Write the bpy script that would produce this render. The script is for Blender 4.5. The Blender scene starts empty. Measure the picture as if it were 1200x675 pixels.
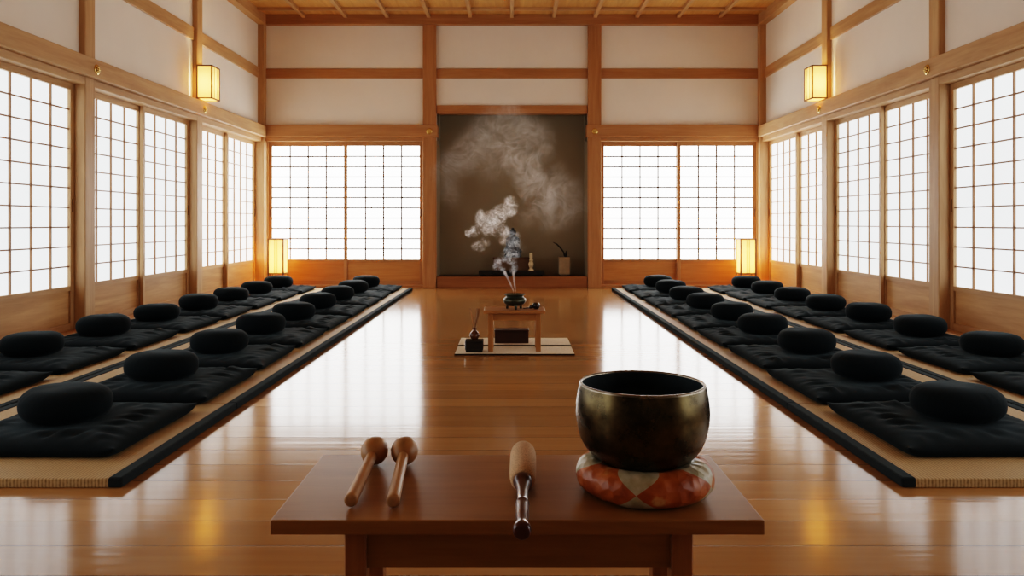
import bpy, bmesh, math, random
from mathutils import Vector, Matrix, noise
random.seed(7)
PI = math.pi
sc = bpy.context.scene
C = sc.collection

# ------------------------------------------------------------------ helpers
def new_bm(): return bmesh.new()

def add_box(bm, x0, x1, y0, y1, z0, z1, bev=0.0, seg=1):
    t = bmesh.new() if bev else bm
    vs = [t.verts.new((x, y, z)) for x in (x0, x1) for y in (y0, y1) for z in (z0, z1)]
    for f in ((0,1,3,2),(4,6,7,5),(0,4,5,1),(2,3,7,6),(0,2,6,4),(1,5,7,3)):
        t.faces.new([vs[i] for i in f])
    if bev:
        bmesh.ops.recalc_face_normals(t, faces=t.faces[:])
        bmesh.ops.bevel(t, geom=t.edges[:], offset=bev, segments=seg, affect='EDGES', profile=0.5)
        merge(bm, t)

def merge(bm, t, M=None):
    t.verts.index_update()
    vm = [bm.verts.new((M @ v.co) if M else v.co) for v in t.verts]
    for f in t.faces:
        try:
            g = bm.faces.new([vm[v.index] for v in f.verts]); g.smooth = f.smooth
        except ValueError: pass
    t.free()

def add_lathe(bm, prof, seg=32, M=None, fn=None):
    """prof: list of (r, z). fn(theta, r, z, i)->(r, z) optional"""
    t = bmesh.new()
    rings = []
    for i, (r, z) in enumerate(prof):
        if r < 1e-6:
            rings.append([t.verts.new((0, 0, z))])
        else:
            ring = []
            for k in range(seg):
                a = 2*PI*k/seg
                rr, zz = fn(a, r, z, i) if fn else (r, z)
                ring.append(t.verts.new((rr*math.cos(a), rr*math.sin(a), zz)))
            rings.append(ring)
    for A, B in zip(rings, rings[1:]):
        n = max(len(A), len(B))
        if n == 1: continue
        for k in range(n):
            k2 = (k+1) % n
            vs = []
            for v in (A[k % len(A)], A[k2 % len(A)], B[k2 % len(B)], B[k % len(B)]):
                if v not in vs: vs.append(v)
            if len(vs) >= 3: t.faces.new(vs)
    bmesh.ops.recalc_face_normals(t, faces=t.faces[:])
    for f in t.faces: f.smooth = True
    merge(bm, t, M)

def add_tube(bm, pts, rads, seg=10):
    pts = [Vector(p) for p in pts]
    if not isinstance(rads, (list, tuple)): rads = [rads]*len(pts)
    t = bmesh.new(); rings = []
    up = Vector((0.3, 0.5, 0.81))
    for i, p in enumerate(pts):
        d = (pts[min(i+1, len(pts)-1)] - pts[max(i-1, 0)]).normalized()
        a = d.cross(up)
        if a.length < 1e-3: a = d.cross(Vector((1, 0, 0)))
        a.normalize(); b = d.cross(a).normalized()
        rings.append([t.verts.new(p + (a*math.cos(2*PI*k/seg) + b*math.sin(2*PI*k/seg))*rads[i]) for k in range(seg)])
    for A, B in zip(rings, rings[1:]):
        for k in range(seg):
            t.faces.new((A[k], A[(k+1)%seg], B[(k+1)%seg], B[k]))
    t.faces.new(rings[0][::-1]); t.faces.new(rings[-1])
    bmesh.ops.recalc_face_normals(t, faces=t.faces[:])
    for f in t.faces: f.smooth = True
    merge(bm, t)

def axis_matrix(p, q):
    p, q = Vector(p), Vector(q)
    return Matrix.Translation(p) @ (q-p).to_track_quat('Z', 'Y').to_matrix().to_4x4()

def obj(name, bm, mat, parent=None, loc=None):
    bmesh.ops.recalc_face_normals(bm, faces=bm.faces[:])
    me = bpy.data.meshes.new(name)
    bm.to_mesh(me); bm.free()
    if mat: me.materials.append(mat)
    o = bpy.data.objects.new(name, me); C.objects.link(o)
    if parent: o.parent = parent
    if loc: o.location = loc
    return o

def tag(o, label=None, cat=None, group=None, kind=None):
    if label: o['label'] = label
    if cat: o['category'] = cat
    if group: o['group'] = group
    if kind: o['kind'] = kind
    return o

def thing(name, label, cat, loc=(0,0,0), rz=0, group=None):
    o = bpy.data.objects.new(name, None); C.objects.link(o)
    o.empty_display_size = 0.05
    o.location = loc; o.rotation_euler = (0, 0, rz)
    return tag(o, label, cat, group)

def struct(name, bm, mat, parent=None):
    o = obj(name, bm, mat, parent)
    if not parent: o['kind'] = 'structure'
    return o

def box_struct(name, mat, *b, bev=0.0, parent=None):
    bm = new_bm(); add_box(bm, *b, bev=bev); return struct(name, bm, mat, parent)

# ------------------------------------------------------------------ materials
def nt(name):
    m = bpy.data.materials.new(name); m.use_nodes = True
    t = m.node_tree; b = t.nodes['Principled BSDF']
    return m, t, b

def N(t, typ, **kw):
    n = t.nodes.new(typ)
    for k, v in kw.items():
        if k.startswith('i_'): n.inputs[k[2:].replace('_', ' ')].default_value = v
        else: setattr(n, k, v)
    return n

def ramp(t, stops):
    r = t.nodes.new('ShaderNodeValToRGB'); e = r.color_ramp.elements
    while len(e) < len(stops): e.new(0.5)
    for el, (p, c) in zip(e, stops):
        el.position = p; el.color = (*c, 1)
    return r

def wood(name, dark, light, axis='X', rough=0.5, fine=1.0, spec=0.35, coat=0.0):
    m, t, b = nt(name); L = t.links
    tc = N(t, 'ShaderNodeTexCoord')
    s = {'X': (0.9, 11, 11), 'Y': (11, 0.9, 11), 'Z': (11, 11, 0.9)}[axis]
    mp = N(t, 'ShaderNodeMapping'); mp.inputs['Scale'].default_value = [v*fine for v in s]
    L.new(tc.outputs['Object'], mp.inputs['Vector'])
    n1 = N(t, 'ShaderNodeTexNoise', i_Scale=1.0, i_Detail=5.0, i_Roughness=0.62, i_Distortion=0.9)
    L.new(mp.outputs[0], n1.inputs['Vector'])
    n2 = N(t, 'ShaderNodeTexNoise', i_Scale=5.0, i_Detail=4.0, i_Roughness=0.6)
    L.new(mp.outputs[0], n2.inputs['Vector'])
    mx = N(t, 'ShaderNodeMath', operation='MULTIPLY_ADD'); mx.inputs[1].default_value = 0.4
    L.new(n2.outputs['Fac'], mx.inputs[0]); L.new(n1.outputs['Fac'], mx.inputs[2])
    r = ramp(t, [(0.45, dark), (0.95, light)])
    L.new(mx.outputs[0], r.inputs[0]); L.new(r.outputs[0], b.inputs['Base Color'])
    b.inputs['Roughness'].default_value = rough
    b.inputs['Specular IOR Level'].default_value = spec
    b.inputs['Coat Weight'].default_value = coat
    b.inputs['Coat Roughness'].default_value = 0.15
    bp = N(t, 'ShaderNodeBump', i_Strength=0.12, i_Distance=0.002)
    L.new(mx.outputs[0], bp.inputs['Height']); L.new(bp.outputs[0], b.inputs['Normal'])
    return m

SD, SL = (0.39, 0.215, 0.098), (0.57, 0.36, 0.185)      # side wall cypress
BD, BL = (0.32, 0.145, 0.056), (0.44, 0.225, 0.10)      # end wall, redder
W = {}
for ax in 'XYZ':
    W['s'+ax] = wood('cypress_'+ax, SD, SL, ax)
    W['b'+ax] = wood('cedar_'+ax, BD, BL, ax)
W['board'] = wood('panel_board', (0.38, 0.20, 0.08), (0.60, 0.36, 0.17), 'Y', fine=0.7)
W['boardX'] = wood('panel_board_end', (0.35, 0.145, 0.045), (0.52, 0.25, 0.09), 'X', fine=0.7)
W['ceil'] = wood('ceiling_board', (0.46, 0.24, 0.075), (0.66, 0.38, 0.14), 'Y', fine=0.8)
W['table'] = wood('table_top_wood', (0.20, 0.085, 0.019), (0.33, 0.158, 0.044), 'X', rough=0.36, fine=0.9, spec=0.4)
W['tableZ'] = wood('table_leg_wood', (0.20, 0.075, 0.02), (0.32, 0.135, 0.04), 'Z', rough=0.4, fine=1.5)
W['alt'] = wood('altar_wood', (0.30, 0.125, 0.04), (0.42, 0.20, 0.07), 'X', rough=0.4, fine=2.0)
W['altZ'] = wood('altar_leg_wood', (0.30, 0.125, 0.04), (0.42, 0.20, 0.07), 'Z', rough=0.4, fine=2.0)
W['mallet'] = wood('mallet_wood', (0.33, 0.165, 0.062), (0.48, 0.265, 0.115), 'Y', rough=0.42, fine=2.5)
W['lattice'] = wood('lattice_wood', (0.27, 0.135, 0.065), (0.36, 0.19, 0.095), 'Z')

def simple(name, col, rough=0.6, metal=0.0, spec=0.5, sheen=0.0, coat=0.0):
    m, t, b = nt(name)
    n = N(t, 'ShaderNodeTexNoise', i_Scale=14.0, i_Detail=4.0)
    tc = N(t, 'ShaderNodeTexCoord'); t.links.new(tc.outputs['Object'], n.inputs['Vector'])
    r = ramp(t, [(0.3, [c*0.85 for c in col]), (0.7, [min(1, c*1.12) for c in col])])
    t.links.new(n.outputs['Fac'], r.inputs[0]); t.links.new(r.outputs[0], b.inputs['Base Color'])
    b.inputs['Roughness'].default_value = rough; b.inputs['Metallic'].default_value = metal
    b.inputs['Specular IOR Level'].default_value = spec
    b.inputs['Sheen Weight'].default_value = sheen
    b.inputs['Coat Weight'].default_value = coat; b.inputs['Coat Roughness'].default_value = 0.08
    return m

def plaster(name, col):
    m, t, b = nt(name); L = t.links
    tc = N(t, 'ShaderNodeTexCoord')
    n = N(t, 'ShaderNodeTexNoise', i_Scale=1.6, i_Detail=6.0, i_Roughness=0.6)
    L.new(tc.outputs['Object'], n.inputs['Vector'])
    r = ramp(t, [(0.3, [c*0.94 for c in col]), (0.7, col)])
    L.new(n.outputs['Fac'], r.inputs[0]); L.new(r.outputs[0], b.inputs['Base Color'])
    n2 = N(t, 'ShaderNodeTexNoise', i_Scale=160.0, i_Detail=3.0)
    L.new(tc.outputs['Object'], n2.inputs['Vector'])
    bp = N(t, 'ShaderNodeBump', i_Strength=0.12, i_Distance=0.002)
    L.new(n2.outputs['Fac'], bp.inputs['Height']); L.new(bp.outputs[0], b.inputs['Normal'])
    b.inputs['Roughness'].default_value = 0.9; b.inputs['Specular IOR Level'].default_value = 0.15
    return m
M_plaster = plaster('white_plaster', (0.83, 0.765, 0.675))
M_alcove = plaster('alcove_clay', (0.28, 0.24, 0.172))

def paper(name, col, strength, base=(0.8, 0.8, 0.78)):  # emission stands in for daylight coming through the paper
    m, t, b = nt(name); L = t.links
    tc = N(t, 'ShaderNodeTexCoord')
    n = N(t, 'ShaderNodeTexNoise', i_Scale=2.2, i_Detail=5.0, i_Roughness=0.65)
    L.new(tc.outputs['Object'], n.inputs['Vector'])
    r = ramp(t, [(0.3, [c*0.93 for c in col]), (0.7, [c*1.03 for c in col])])
    L.new(n.outputs['Fac'], r.inputs[0])
    b.inputs['Base Color'].default_value = (*base, 1)
    b.inputs['Roughness'].default_value = 0.9; b.inputs['Specular IOR Level'].default_value = 0.1
    L.new(r.outputs[0], b.inputs['Emission Color']); b.inputs['Emission Strength'].default_value = strength
    return m
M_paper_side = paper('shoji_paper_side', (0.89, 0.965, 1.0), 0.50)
M_paper_unseen_fill = paper('shoji_paper_unseen_fill', (0.92, 0.97, 1.0), 0.80)  # unseen bays only, glow raised to fill the foreground
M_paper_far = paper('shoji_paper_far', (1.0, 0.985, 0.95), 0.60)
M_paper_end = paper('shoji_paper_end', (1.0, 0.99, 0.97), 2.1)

def lamp_paper(name, emis, strength):
    m, t, b = nt(name); L = t.links
    out = t.nodes['Material Output']
    b.inputs['Base Color'].default_value = (0.75, 0.62, 0.42, 1); b.inputs['Roughness'].default_value = 0.9
    b.inputs['Emission Color'].default_value = (*emis, 1); b.inputs['Emission Strength'].default_value = strength
    tr = N(t, 'ShaderNodeBsdfTranslucent'); tr.inputs['Color'].default_value = (0.95, 0.72, 0.38, 1)
    mx = N(t, 'ShaderNodeMixShader'); mx.inputs[0].default_value = 0.5
    L.new(b.outputs[0], mx.inputs[1]); L.new(tr.outputs[0], mx.inputs[2]); L.new(mx.outputs[0], out.inputs['Surface'])
    return m
M_lamp = lamp_paper('lantern_paper', (1.0, 0.46, 0.09), 0.55)
M_sconce = lamp_paper('sconce_paper', (1.0, 0.58, 0.20), 0.32)

def floor_mat():
    m, t, b = nt('floor_boards'); L = t.links
    tc = N(t, 'ShaderNodeTexCoord')
    br = N(t, 'ShaderNodeTexBrick', offset=0.02, offset_frequency=2, squash=1.0)
    br.inputs['Scale'].default_value = 1.0
    br.inputs['Brick Width'].default_value = 9.0; br.inputs['Row Height'].default_value = 0.17
    br.inputs['Mortar Size'].default_value = 0.0016; br.inputs['Mortar Smooth'].default_value = 0.1
    br.inputs['Bias'].default_value = 0.0
    br.inputs['Color1'].default_value = (0, 0, 0, 1); br.inputs['Color2'].default_value = (1, 1, 1, 1)
    br.inputs['Mortar'].default_value = (0.5, 0.5, 0.5, 1)
    mp0 = N(t, 'ShaderNodeMapping'); mp0.inputs['Location'].default_value = (4.4, 0.02, 0)
    L.new(tc.outputs['Object'], mp0.inputs['Vector']); L.new(mp0.outputs[0], br.inputs['Vector'])
    mp = N(t, 'ShaderNodeMapping'); mp.inputs['Scale'].default_value = (0.8, 14, 1)
    L.new(tc.outputs['Object'], mp.inputs['Vector'])
    # shift the grain per plank
    ad = N(t, 'ShaderNodeVectorMath', operation='MULTIPLY_ADD'); ad.inputs[1].default_value = (7, 3, 5)
    L.new(br.outputs['Color'], ad.inputs[0]); L.new(mp.outputs[0], ad.inputs[2])
    n1 = N(t, 'ShaderNodeTexNoise', i_Scale=1.0, i_Detail=6.0, i_Roughness=0.6, i_Distortion=0.8)
    L.new(ad.outputs[0], n1.inputs['Vector'])
    r = ramp(t, [(0.15, (0.325, 0.162, 0.058)), (0.85, (0.44, 0.238, 0.094))])
    L.new(n1.outputs['Fac'], r.inputs[0])
    hsv = N(t, 'ShaderNodeHueSaturation')
    mr = N(t, 'ShaderNodeMapRange'); mr.inputs['To Min'].default_value = 0.86; mr.inputs['To Max'].default_value = 1.12
    L.new(br.outputs['Color'], mr.inputs['Value']); L.new(mr.outputs[0], hsv.inputs['Value'])
    L.new(r.outputs[0], hsv.inputs['Color'])
    mix = N(t, 'ShaderNodeMix', data_type='RGBA'); mix.inputs['B'].default_value = (0.06, 0.022, 0.008, 1)
    L.new(br.outputs['Fac'], mix.inputs['Factor']); L.new(hsv.outputs[0], mix.inputs['A'])
    L.new(mix.outputs['Result'], b.inputs['Base Color'])
    b.inputs['Specular IOR Level'].default_value = 0.5
    mr2 = N(t, 'ShaderNodeMapRange'); mr2.inputs['To Min'].default_value = 0.085; mr2.inputs['To Max'].default_value = 0.165
    L.new(n1.outputs['Fac'], mr2.inputs['Value']); L.new(mr2.outputs[0], b.inputs['Roughness'])
    # waviness across the boards
    mp2 = N(t, 'ShaderNodeMapping'); mp2.inputs['Scale'].default_value = (0.7, 26, 1)
    L.new(tc.outputs['Object'], mp2.inputs['Vector'])
    n2 = N(t, 'ShaderNodeTexNoise', i_Scale=1.0, i_Detail=3.0); L.new(mp2.outputs[0], n2.inputs['Vector'])
    sub = N(t, 'ShaderNodeMath', operation='MULTIPLY_ADD'); sub.inputs[1].default_value = -0.6
    L.new(br.outputs['Fac'], sub.inputs[0]); L.new(n2.outputs['Fac'], sub.inputs[2])
    bp = N(t, 'ShaderNodeBump', i_Strength=0.22, i_Distance=0.002)
    L.new(sub.outputs[0], bp.inputs['Height']); L.new(bp.outputs[0], b.inputs['Normal'])
    return m
M_floor = floor_mat()

def tatami_mat_material():
    m, t, b = nt('tatami_weave'); L = t.links
    tc = N(t, 'ShaderNodeTexCoord')
    wv = N(t, 'ShaderNodeTexWave', wave_type='BANDS', bands_direction='X', wave_profile='SIN')
    wv.inputs['Scale'].default_value = 1/0.0115/PI*PI/ (2*PI) * 2 * 1.0
    wv.inputs['Distortion'].default_value = 0.3; wv.inputs['Detail'].default_value = 1.0
    L.new(tc.outputs['Object'], wv.inputs['Vector'])
    mp = N(t, 'ShaderNodeMapping'); mp.inputs['Scale'].default_value = (90, 700, 90)
    L.new(tc.outputs['Object'], mp.inputs['Vector'])
    n = N(t, 'ShaderNodeTexNoise', i_Scale=1.0, i_Detail=2.0); L.new(mp.outputs[0], n.inputs['Vector'])
    ad = N(t, 'ShaderNodeMath', operation='MULTIPLY_ADD'); ad.inputs[1].default_value = 0.55
    L.new(wv.outputs['Fac'], ad.inputs[0]); L.new(n.outputs['Fac'], ad.inputs[2])
    r = ramp(t, [(0.3, (0.21, 0.132, 0.056)), (1.0, (0.47, 0.325, 0.16))])
    L.new(ad.outputs[0], r.inputs[0]); L.new(r.outputs[0], b.inputs['Base Color'])
    b.inputs['Roughness'].default_value = 0.62; b.inputs['Specular IOR Level'].default_value = 0.3
    bp = N(t, 'ShaderNodeBump', i_Strength=0.35, i_Distance=0.002)
    L.new(ad.outputs[0], bp.inputs['Height']); L.new(bp.outputs[0], b.inputs['Normal'])
    return m
M_tatami = tatami_mat_material()

def cloth(name, col, sheen=0.25, scale=420, bump=0.25):
    m, t, b = nt(name); L = t.links
    tc = N(t, 'ShaderNodeTexCoord')
    n = N(t, 'ShaderNodeTexNoise', i_Scale=float(scale), i_Detail=2.0); L.new(tc.outputs['Object'], n.inputs['Vector'])
    r = ramp(t, [(0.3, [c*0.7 for c in col]), (0.7, [c*1.25 for c in col])])
    L.new(n.outputs['Fac'], r.inputs[0]); L.new(r.outputs[0], b.inputs['Base Color'])
    b.inputs['Roughness'].default_value = 0.9; b.inputs['Specular IOR Level'].default_value = 0.15
    b.inputs['Sheen Weight'].default_value = sheen; b.inputs['Sheen Roughness'].default_value = 0.4
    b.inputs['Sheen Tint'].default_value = (0.55, 0.75, 0.82, 1)
    bp = N(t, 'ShaderNodeBump', i_Strength=bump, i_Distance=0.001)
    L.new(n.outputs['Fac'], bp.inputs['Height']); L.new(bp.outputs[0], b.inputs['Normal'])
    return m
M_black = cloth('black_cotton', (0.0048, 0.0095, 0.0122), 0.06)
M_border = cloth('black_mat_border', (0.020, 0.027, 0.030), 0.04)
M_felt = cloth('mallet_felt', (0.58, 0.39, 0.24), 0.1)
M_altarmat = cloth('altar_mat_cloth', (0.66, 0.54, 0.38), 0.05, 250, 0.2)
M_brass = simple('brass', (0.75, 0.52, 0.2), 0.25, 1.0)
M_lacquer = simple('dark_lacquer', (0.060, 0.014, 0.010), 0.30, coat=0.15)
M_blacklac = simple('black_lacquer', (0.012, 0.011, 0.011), 0.22, coat=0.3)
M_darkbox = simple('dark_brown_box', (0.045, 0.014, 0.005), 0.45)
M_lampframe = simple('lantern_frame_wood', (0.16, 0.075, 0.025), 0.5)
M_sill = wood('alcove_sill_wood', (0.22, 0.085, 0.030), (0.33, 0.145, 0.055), 'X', rough=0.4)
M_cream = simple('cream_ceramic', (0.60, 0.48, 0.30), 0.45)
M_vase = simple('taupe_ceramic', (0.30, 0.215, 0.125), 0.6)
M_brownvase = simple('brown_glaze', (0.10, 0.035, 0.012), 0.25)
M_reed = simple('incense_stick', (0.34, 0.19, 0.10), 0.8)
M_statue = simple('dark_bronze', (0.02, 0.022, 0.026), 0.4)
M_twig = simple('dark_twig', (0.02, 0.014, 0.01), 0.7)
M_plinth = simple('plinth_wood', (0.10, 0.05, 0.022), 0.6)
M_ash = simple('grey_ash', (0.06, 0.05, 0.045), 0.95)

def bronze(name, dark, light, metal, rough):
    m, t, b = nt(name); L = t.links
    tc = N(t, 'ShaderNodeTexCoord')
    n = N(t, 'ShaderNodeTexNoise', i_Scale=20.0, i_Detail=7.0, i_Roughness=0.65)
    L.new(tc.outputs['Object'], n.inputs['Vector'])
    r = ramp(t, [(0.35, dark), (0.7, light)]); L.new(n.outputs['Fac'], r.inputs[0])
    L.new(r.outputs[0], b.inputs['Base Color'])
    b.inputs['Metallic'].default_value = metal
    mr = N(t, 'ShaderNodeMapRange'); mr.inputs['To Min'].default_value = rough-0.06; mr.inputs['To Max'].default_value = rough+0.12
    L.new(n.outputs['Fac'], mr.inputs['Value']); L.new(mr.outputs[0], b.inputs['Roughness'])
    n2 = N(t, 'ShaderNodeTexNoise', i_Scale=35.0, i_Detail=3.0); L.new(tc.outputs['Object'], n2.inputs['Vector'])
    bp = N(t, 'ShaderNodeBump', i_Strength=0.05, i_Distance=0.004)
    L.new(n2.outputs['Fac'], bp.inputs['Height']); L.new(bp.outputs[0], b.inputs['Normal'])
    return m
M_gong = bronze('patinated_bronze', (0.035, 0.026, 0.014), (0.13, 0.098, 0.045), 0.9, 0.25)
M_rim = bronze('worn_bronze_rim', (0.16, 0.135, 0.10), (0.28, 0.24, 0.19), 0.95, 0.25)
M_inner = bronze('dark_bronze_inside', (0.016, 0.026, 0.031), (0.035, 0.05, 0.056), 0.3, 0.45)
M_censer = bronze('green_bronze', (0.035, 0.04, 0.028), (0.10, 0.10, 0.065), 0.7, 0.35)

def brocade():
    m, t, b = nt('orange_white_brocade'); L = t.links
    uv = N(t, 'ShaderNodeUVMap'); uv.uv_map = 'ring'
    sp = N(t, 'ShaderNodeSeparateXYZ'); L.new(uv.outputs[0], sp.inputs[0])
    fr = N(t, 'ShaderNodeMath', operation='FRACT'); L.new(sp.outputs['X'], fr.inputs[0])
    c = N(t, 'ShaderNodeMath', operation='SUBTRACT'); c.inputs[1].default_value = 0.5; L.new(fr.outputs[0], c.inputs[0])
    a = N(t, 'ShaderNodeMath', operation='ABSOLUTE'); L.new(c.outputs[0], a.inputs[0])      # 0 at junction
    v = N(t, 'ShaderNodeMath', operation='ABSOLUTE'); L.new(sp.outputs['Y'], v.inputs[0])
    v2 = N(t, 'ShaderNodeMath', operation='MULTIPLY'); v2.inputs[1].default_value = 0.31; L.new(v.outputs[0], v2.inputs[0])
    gt = N(t, 'ShaderNodeMath', operation='GREATER_THAN'); L.new(v2.outputs[0], gt.inputs[0]); L.new(a.outputs[0], gt.inputs[1])
    tc = N(t, 'ShaderNodeTexCoord')
    vo = N(t, 'ShaderNodeTexVoronoi', i_Scale=48.0); L.new(tc.outputs['Object'], vo.inputs['Vector'])
    n1 = N(t, 'ShaderNodeTexNoise', i_Scale=26.0, i_Detail=5.0); L.new(tc.outputs['Object'], n1.inputs['Vector'])
    r1 = ramp(t, [(0.30, (0.22, 0.046, 0.006)), (0.52, (0.36, 0.092, 0.012)), (0.62, (0.43, 0.13, 0.025)), (0.72, (0.52, 0.30, 0.12))])
    L.new(n1.outputs['Fac'], r1.inputs[0])
    r2 = ramp(t, [(0.35, (0.27, 0.25, 0.14)), (0.6, (0.45, 0.39, 0.28))]); L.new(n1.outputs['Fac'], r2.inputs[0])
    mix = N(t, 'ShaderNodeMix', data_type='RGBA')
    L.new(gt.outputs[0], mix.inputs['Factor']); L.new(r1.outputs[0], mix.inputs['A']); L.new(r2.outputs[0], mix.inputs['B'])
    L.new(mix.outputs['Result'], b.inputs['Base Color'])
    b.inputs['Roughness'].default_value = 0.42; b.inputs['Specular IOR Level'].default_value = 0.4
    bp = N(t, 'ShaderNodeBump', i_Strength=0.6, i_Distance=0.005)
    L.new(vo.outputs['Distance'], bp.inputs['Height']); L.new(bp.outputs[0], b.inputs['Normal'])
    return m
M_brocade = brocade()

# ------------------------------------------------------------------ room shell
XW = 3.30          # plaster face of the side walls
YB = 10.07         # plaster face of the end wall
YR = -2.45         # wall behind the camera
ZC = 3.56          # ceiling boards
XP = 3.25          # post face
POSTS = [-2.45, -0.36, 1.73, 3.83, 5.92, 8.00]
Z_GL0, Z_GL1 = 0.37, 1.857

box_struct('floor', M_floor, -3.6, 3.6, YR-0.2, YB+0.75, -0.12, 0.0)
box_struct('ceiling', W['ceil'], -3.6, 3.6, YR-0.2, YB+0.75, ZC, ZC+0.1)
for s, nm in ((-1, 'left'), (1, 'right')):
    a, b_ = sorted((s*XW, s*(XW+0.2)))
    bm = new_bm()
    add_box(bm, a, b_, YR, YB+0.3, 1.93, ZC)                 # above the lintels
    
    add_box(bm, a, b_, YR, POSTS[1], 0, 1.93)                # plain wall behind the camera
    struct('wall_'+nm, bm, M_plaster)
    a, b_ = sorted((s*(XW+0.13), s*(XW+0.2)))
    box_struct('wall_'+nm+'_outer', W['board'], a, b_, POSTS[1], YB+0.3, 0, 1.93)
bm = new_bm()
AX = 0.985                                                    # alcove half width
add_box(bm, -3.5, -AX, YB, YB+0.2, 1.93, ZC); add_box(bm, AX, 3.5, YB, YB+0.2, 1.93, ZC)
add_box(bm, -AX, AX, YB, YB+0.2, 2.30, ZC)
struct('wall_back', bm, M_plaster)
box_struct('wall_back_outer', W['boardX'], -3.5, 3.5, YB+0.66, YB+0.74, 0, ZC)
bm = new_bm(); add_box(bm, -3.5, 3.5, YR-0.2, YR, 0, ZC); struct('wall_front', bm, plaster('low_bounce_plaster', (0.42, 0.36, 0.29)))  # unseen wall, plaster darkened so less light bounces onto the foreground
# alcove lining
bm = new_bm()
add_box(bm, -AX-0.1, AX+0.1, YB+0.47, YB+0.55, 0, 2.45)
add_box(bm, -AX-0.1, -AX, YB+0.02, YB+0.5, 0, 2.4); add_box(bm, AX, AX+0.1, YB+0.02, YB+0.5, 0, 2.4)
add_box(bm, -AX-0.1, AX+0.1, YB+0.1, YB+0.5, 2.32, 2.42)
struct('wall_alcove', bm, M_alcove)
box_struct('trim_alcove_floor', M_plinth, -AX, AX, YB+0.02, YB+0.47, 0.0, 0.138)
box_struct('trim_alcove_sill', M_sill, -AX, AX, YB-0.045, YB+0.03, 0.0, 0.145, bev=0.006)
box_struct('trim_alcove_lintel', W['bX'], -AX, AX, YB-0.035, YB+0.1, 2.275, 2.385, bev=0.004)

tn = [0]
def trim(mat, *b, bev=0.004):
    tn[0] += 1
    return box_struct('trim_%d' % tn[0], mat, *b, bev=bev)

for s in (-1, 1):
    def bx(mat, xa, xb, *r, bev=0.004):
        a, b_ = sorted((s*xa, s*xb)); return trim(mat, a, b_, *r, bev=bev)
    for y in POSTS:
        bx(W['sZ'], XP, 3.46, y-0.07, y+0.07, 0, ZC, bev=0.006)
    bx(W['sZ'], XP-0.03, 3.46, YB-0.10, YB+0.1, 0, ZC, bev=0.006)           # corner post
    bx(W['sY'], XP-0.05, 3.42, YR, YB-0.05, 1.962, 2.11, bev=0.006)         # long beam over the screens
    bx(W['sY'], XP+0.003, 3.46, YR, YB-0.1, 1.905, 1.962)             # grooved lintel
    bx(W['sY'], XW-0.018, 3.4, YR, YB-0.1, 2.735, 2.868)              # upper rail
    bx(W['sY'], XW-0.10, 3.45, YR, YB, 3.425, ZC)                           # cornice
    bx(W['sY'], XP-0.02, 3.46, YR, YB-0.05, 0.0, 0.035)               # sill track
    # end wall
    bx(W['bZ'], 0.99, 1.164, YB-0.06, YB+0.18, 0, ZC-0.13, bev=0.006)        # alcove post
    bx(W['bX'], 0.972, XP-0.03, YB-0.075, YB+0.1, 1.966, 2.126, bev=0.006)   # beam
    bx(W['bX'], 1.164, XP-0.03, YB-0.045, YB+0.1, 1.915, 1.966)              # lintel
    bx(W['bX'], 1.164, XP, YB-0.02, YB+0.1, 2.742, 2.868)                    # upper rail
    bx(W['bX'], 1.164, XP, YB-0.05, YB+0.18, 0.0, 0.03)                      # sill
trim(W['bX'], -0.99, 0.99, YB-0.02, YB+0.1, 2.742, 2.868)
trim(W['bX'], -3.35, 3.35, YB-0.09, YB+0.1, 3.43, ZC)
# ceiling battens
for k in range(-6, 7):
    trim(W['sY'], k*0.541-0.023, k*0.541+0.023, YR, YB-0.02, ZC-0.045, ZC, bev=0)
y = 9.67
while y > 5.5:
    trim(W['sX'], -3.3, 3.3, y-0.022, y+0.022, ZC-0.038, ZC, bev=0); y -= 0.541

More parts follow.
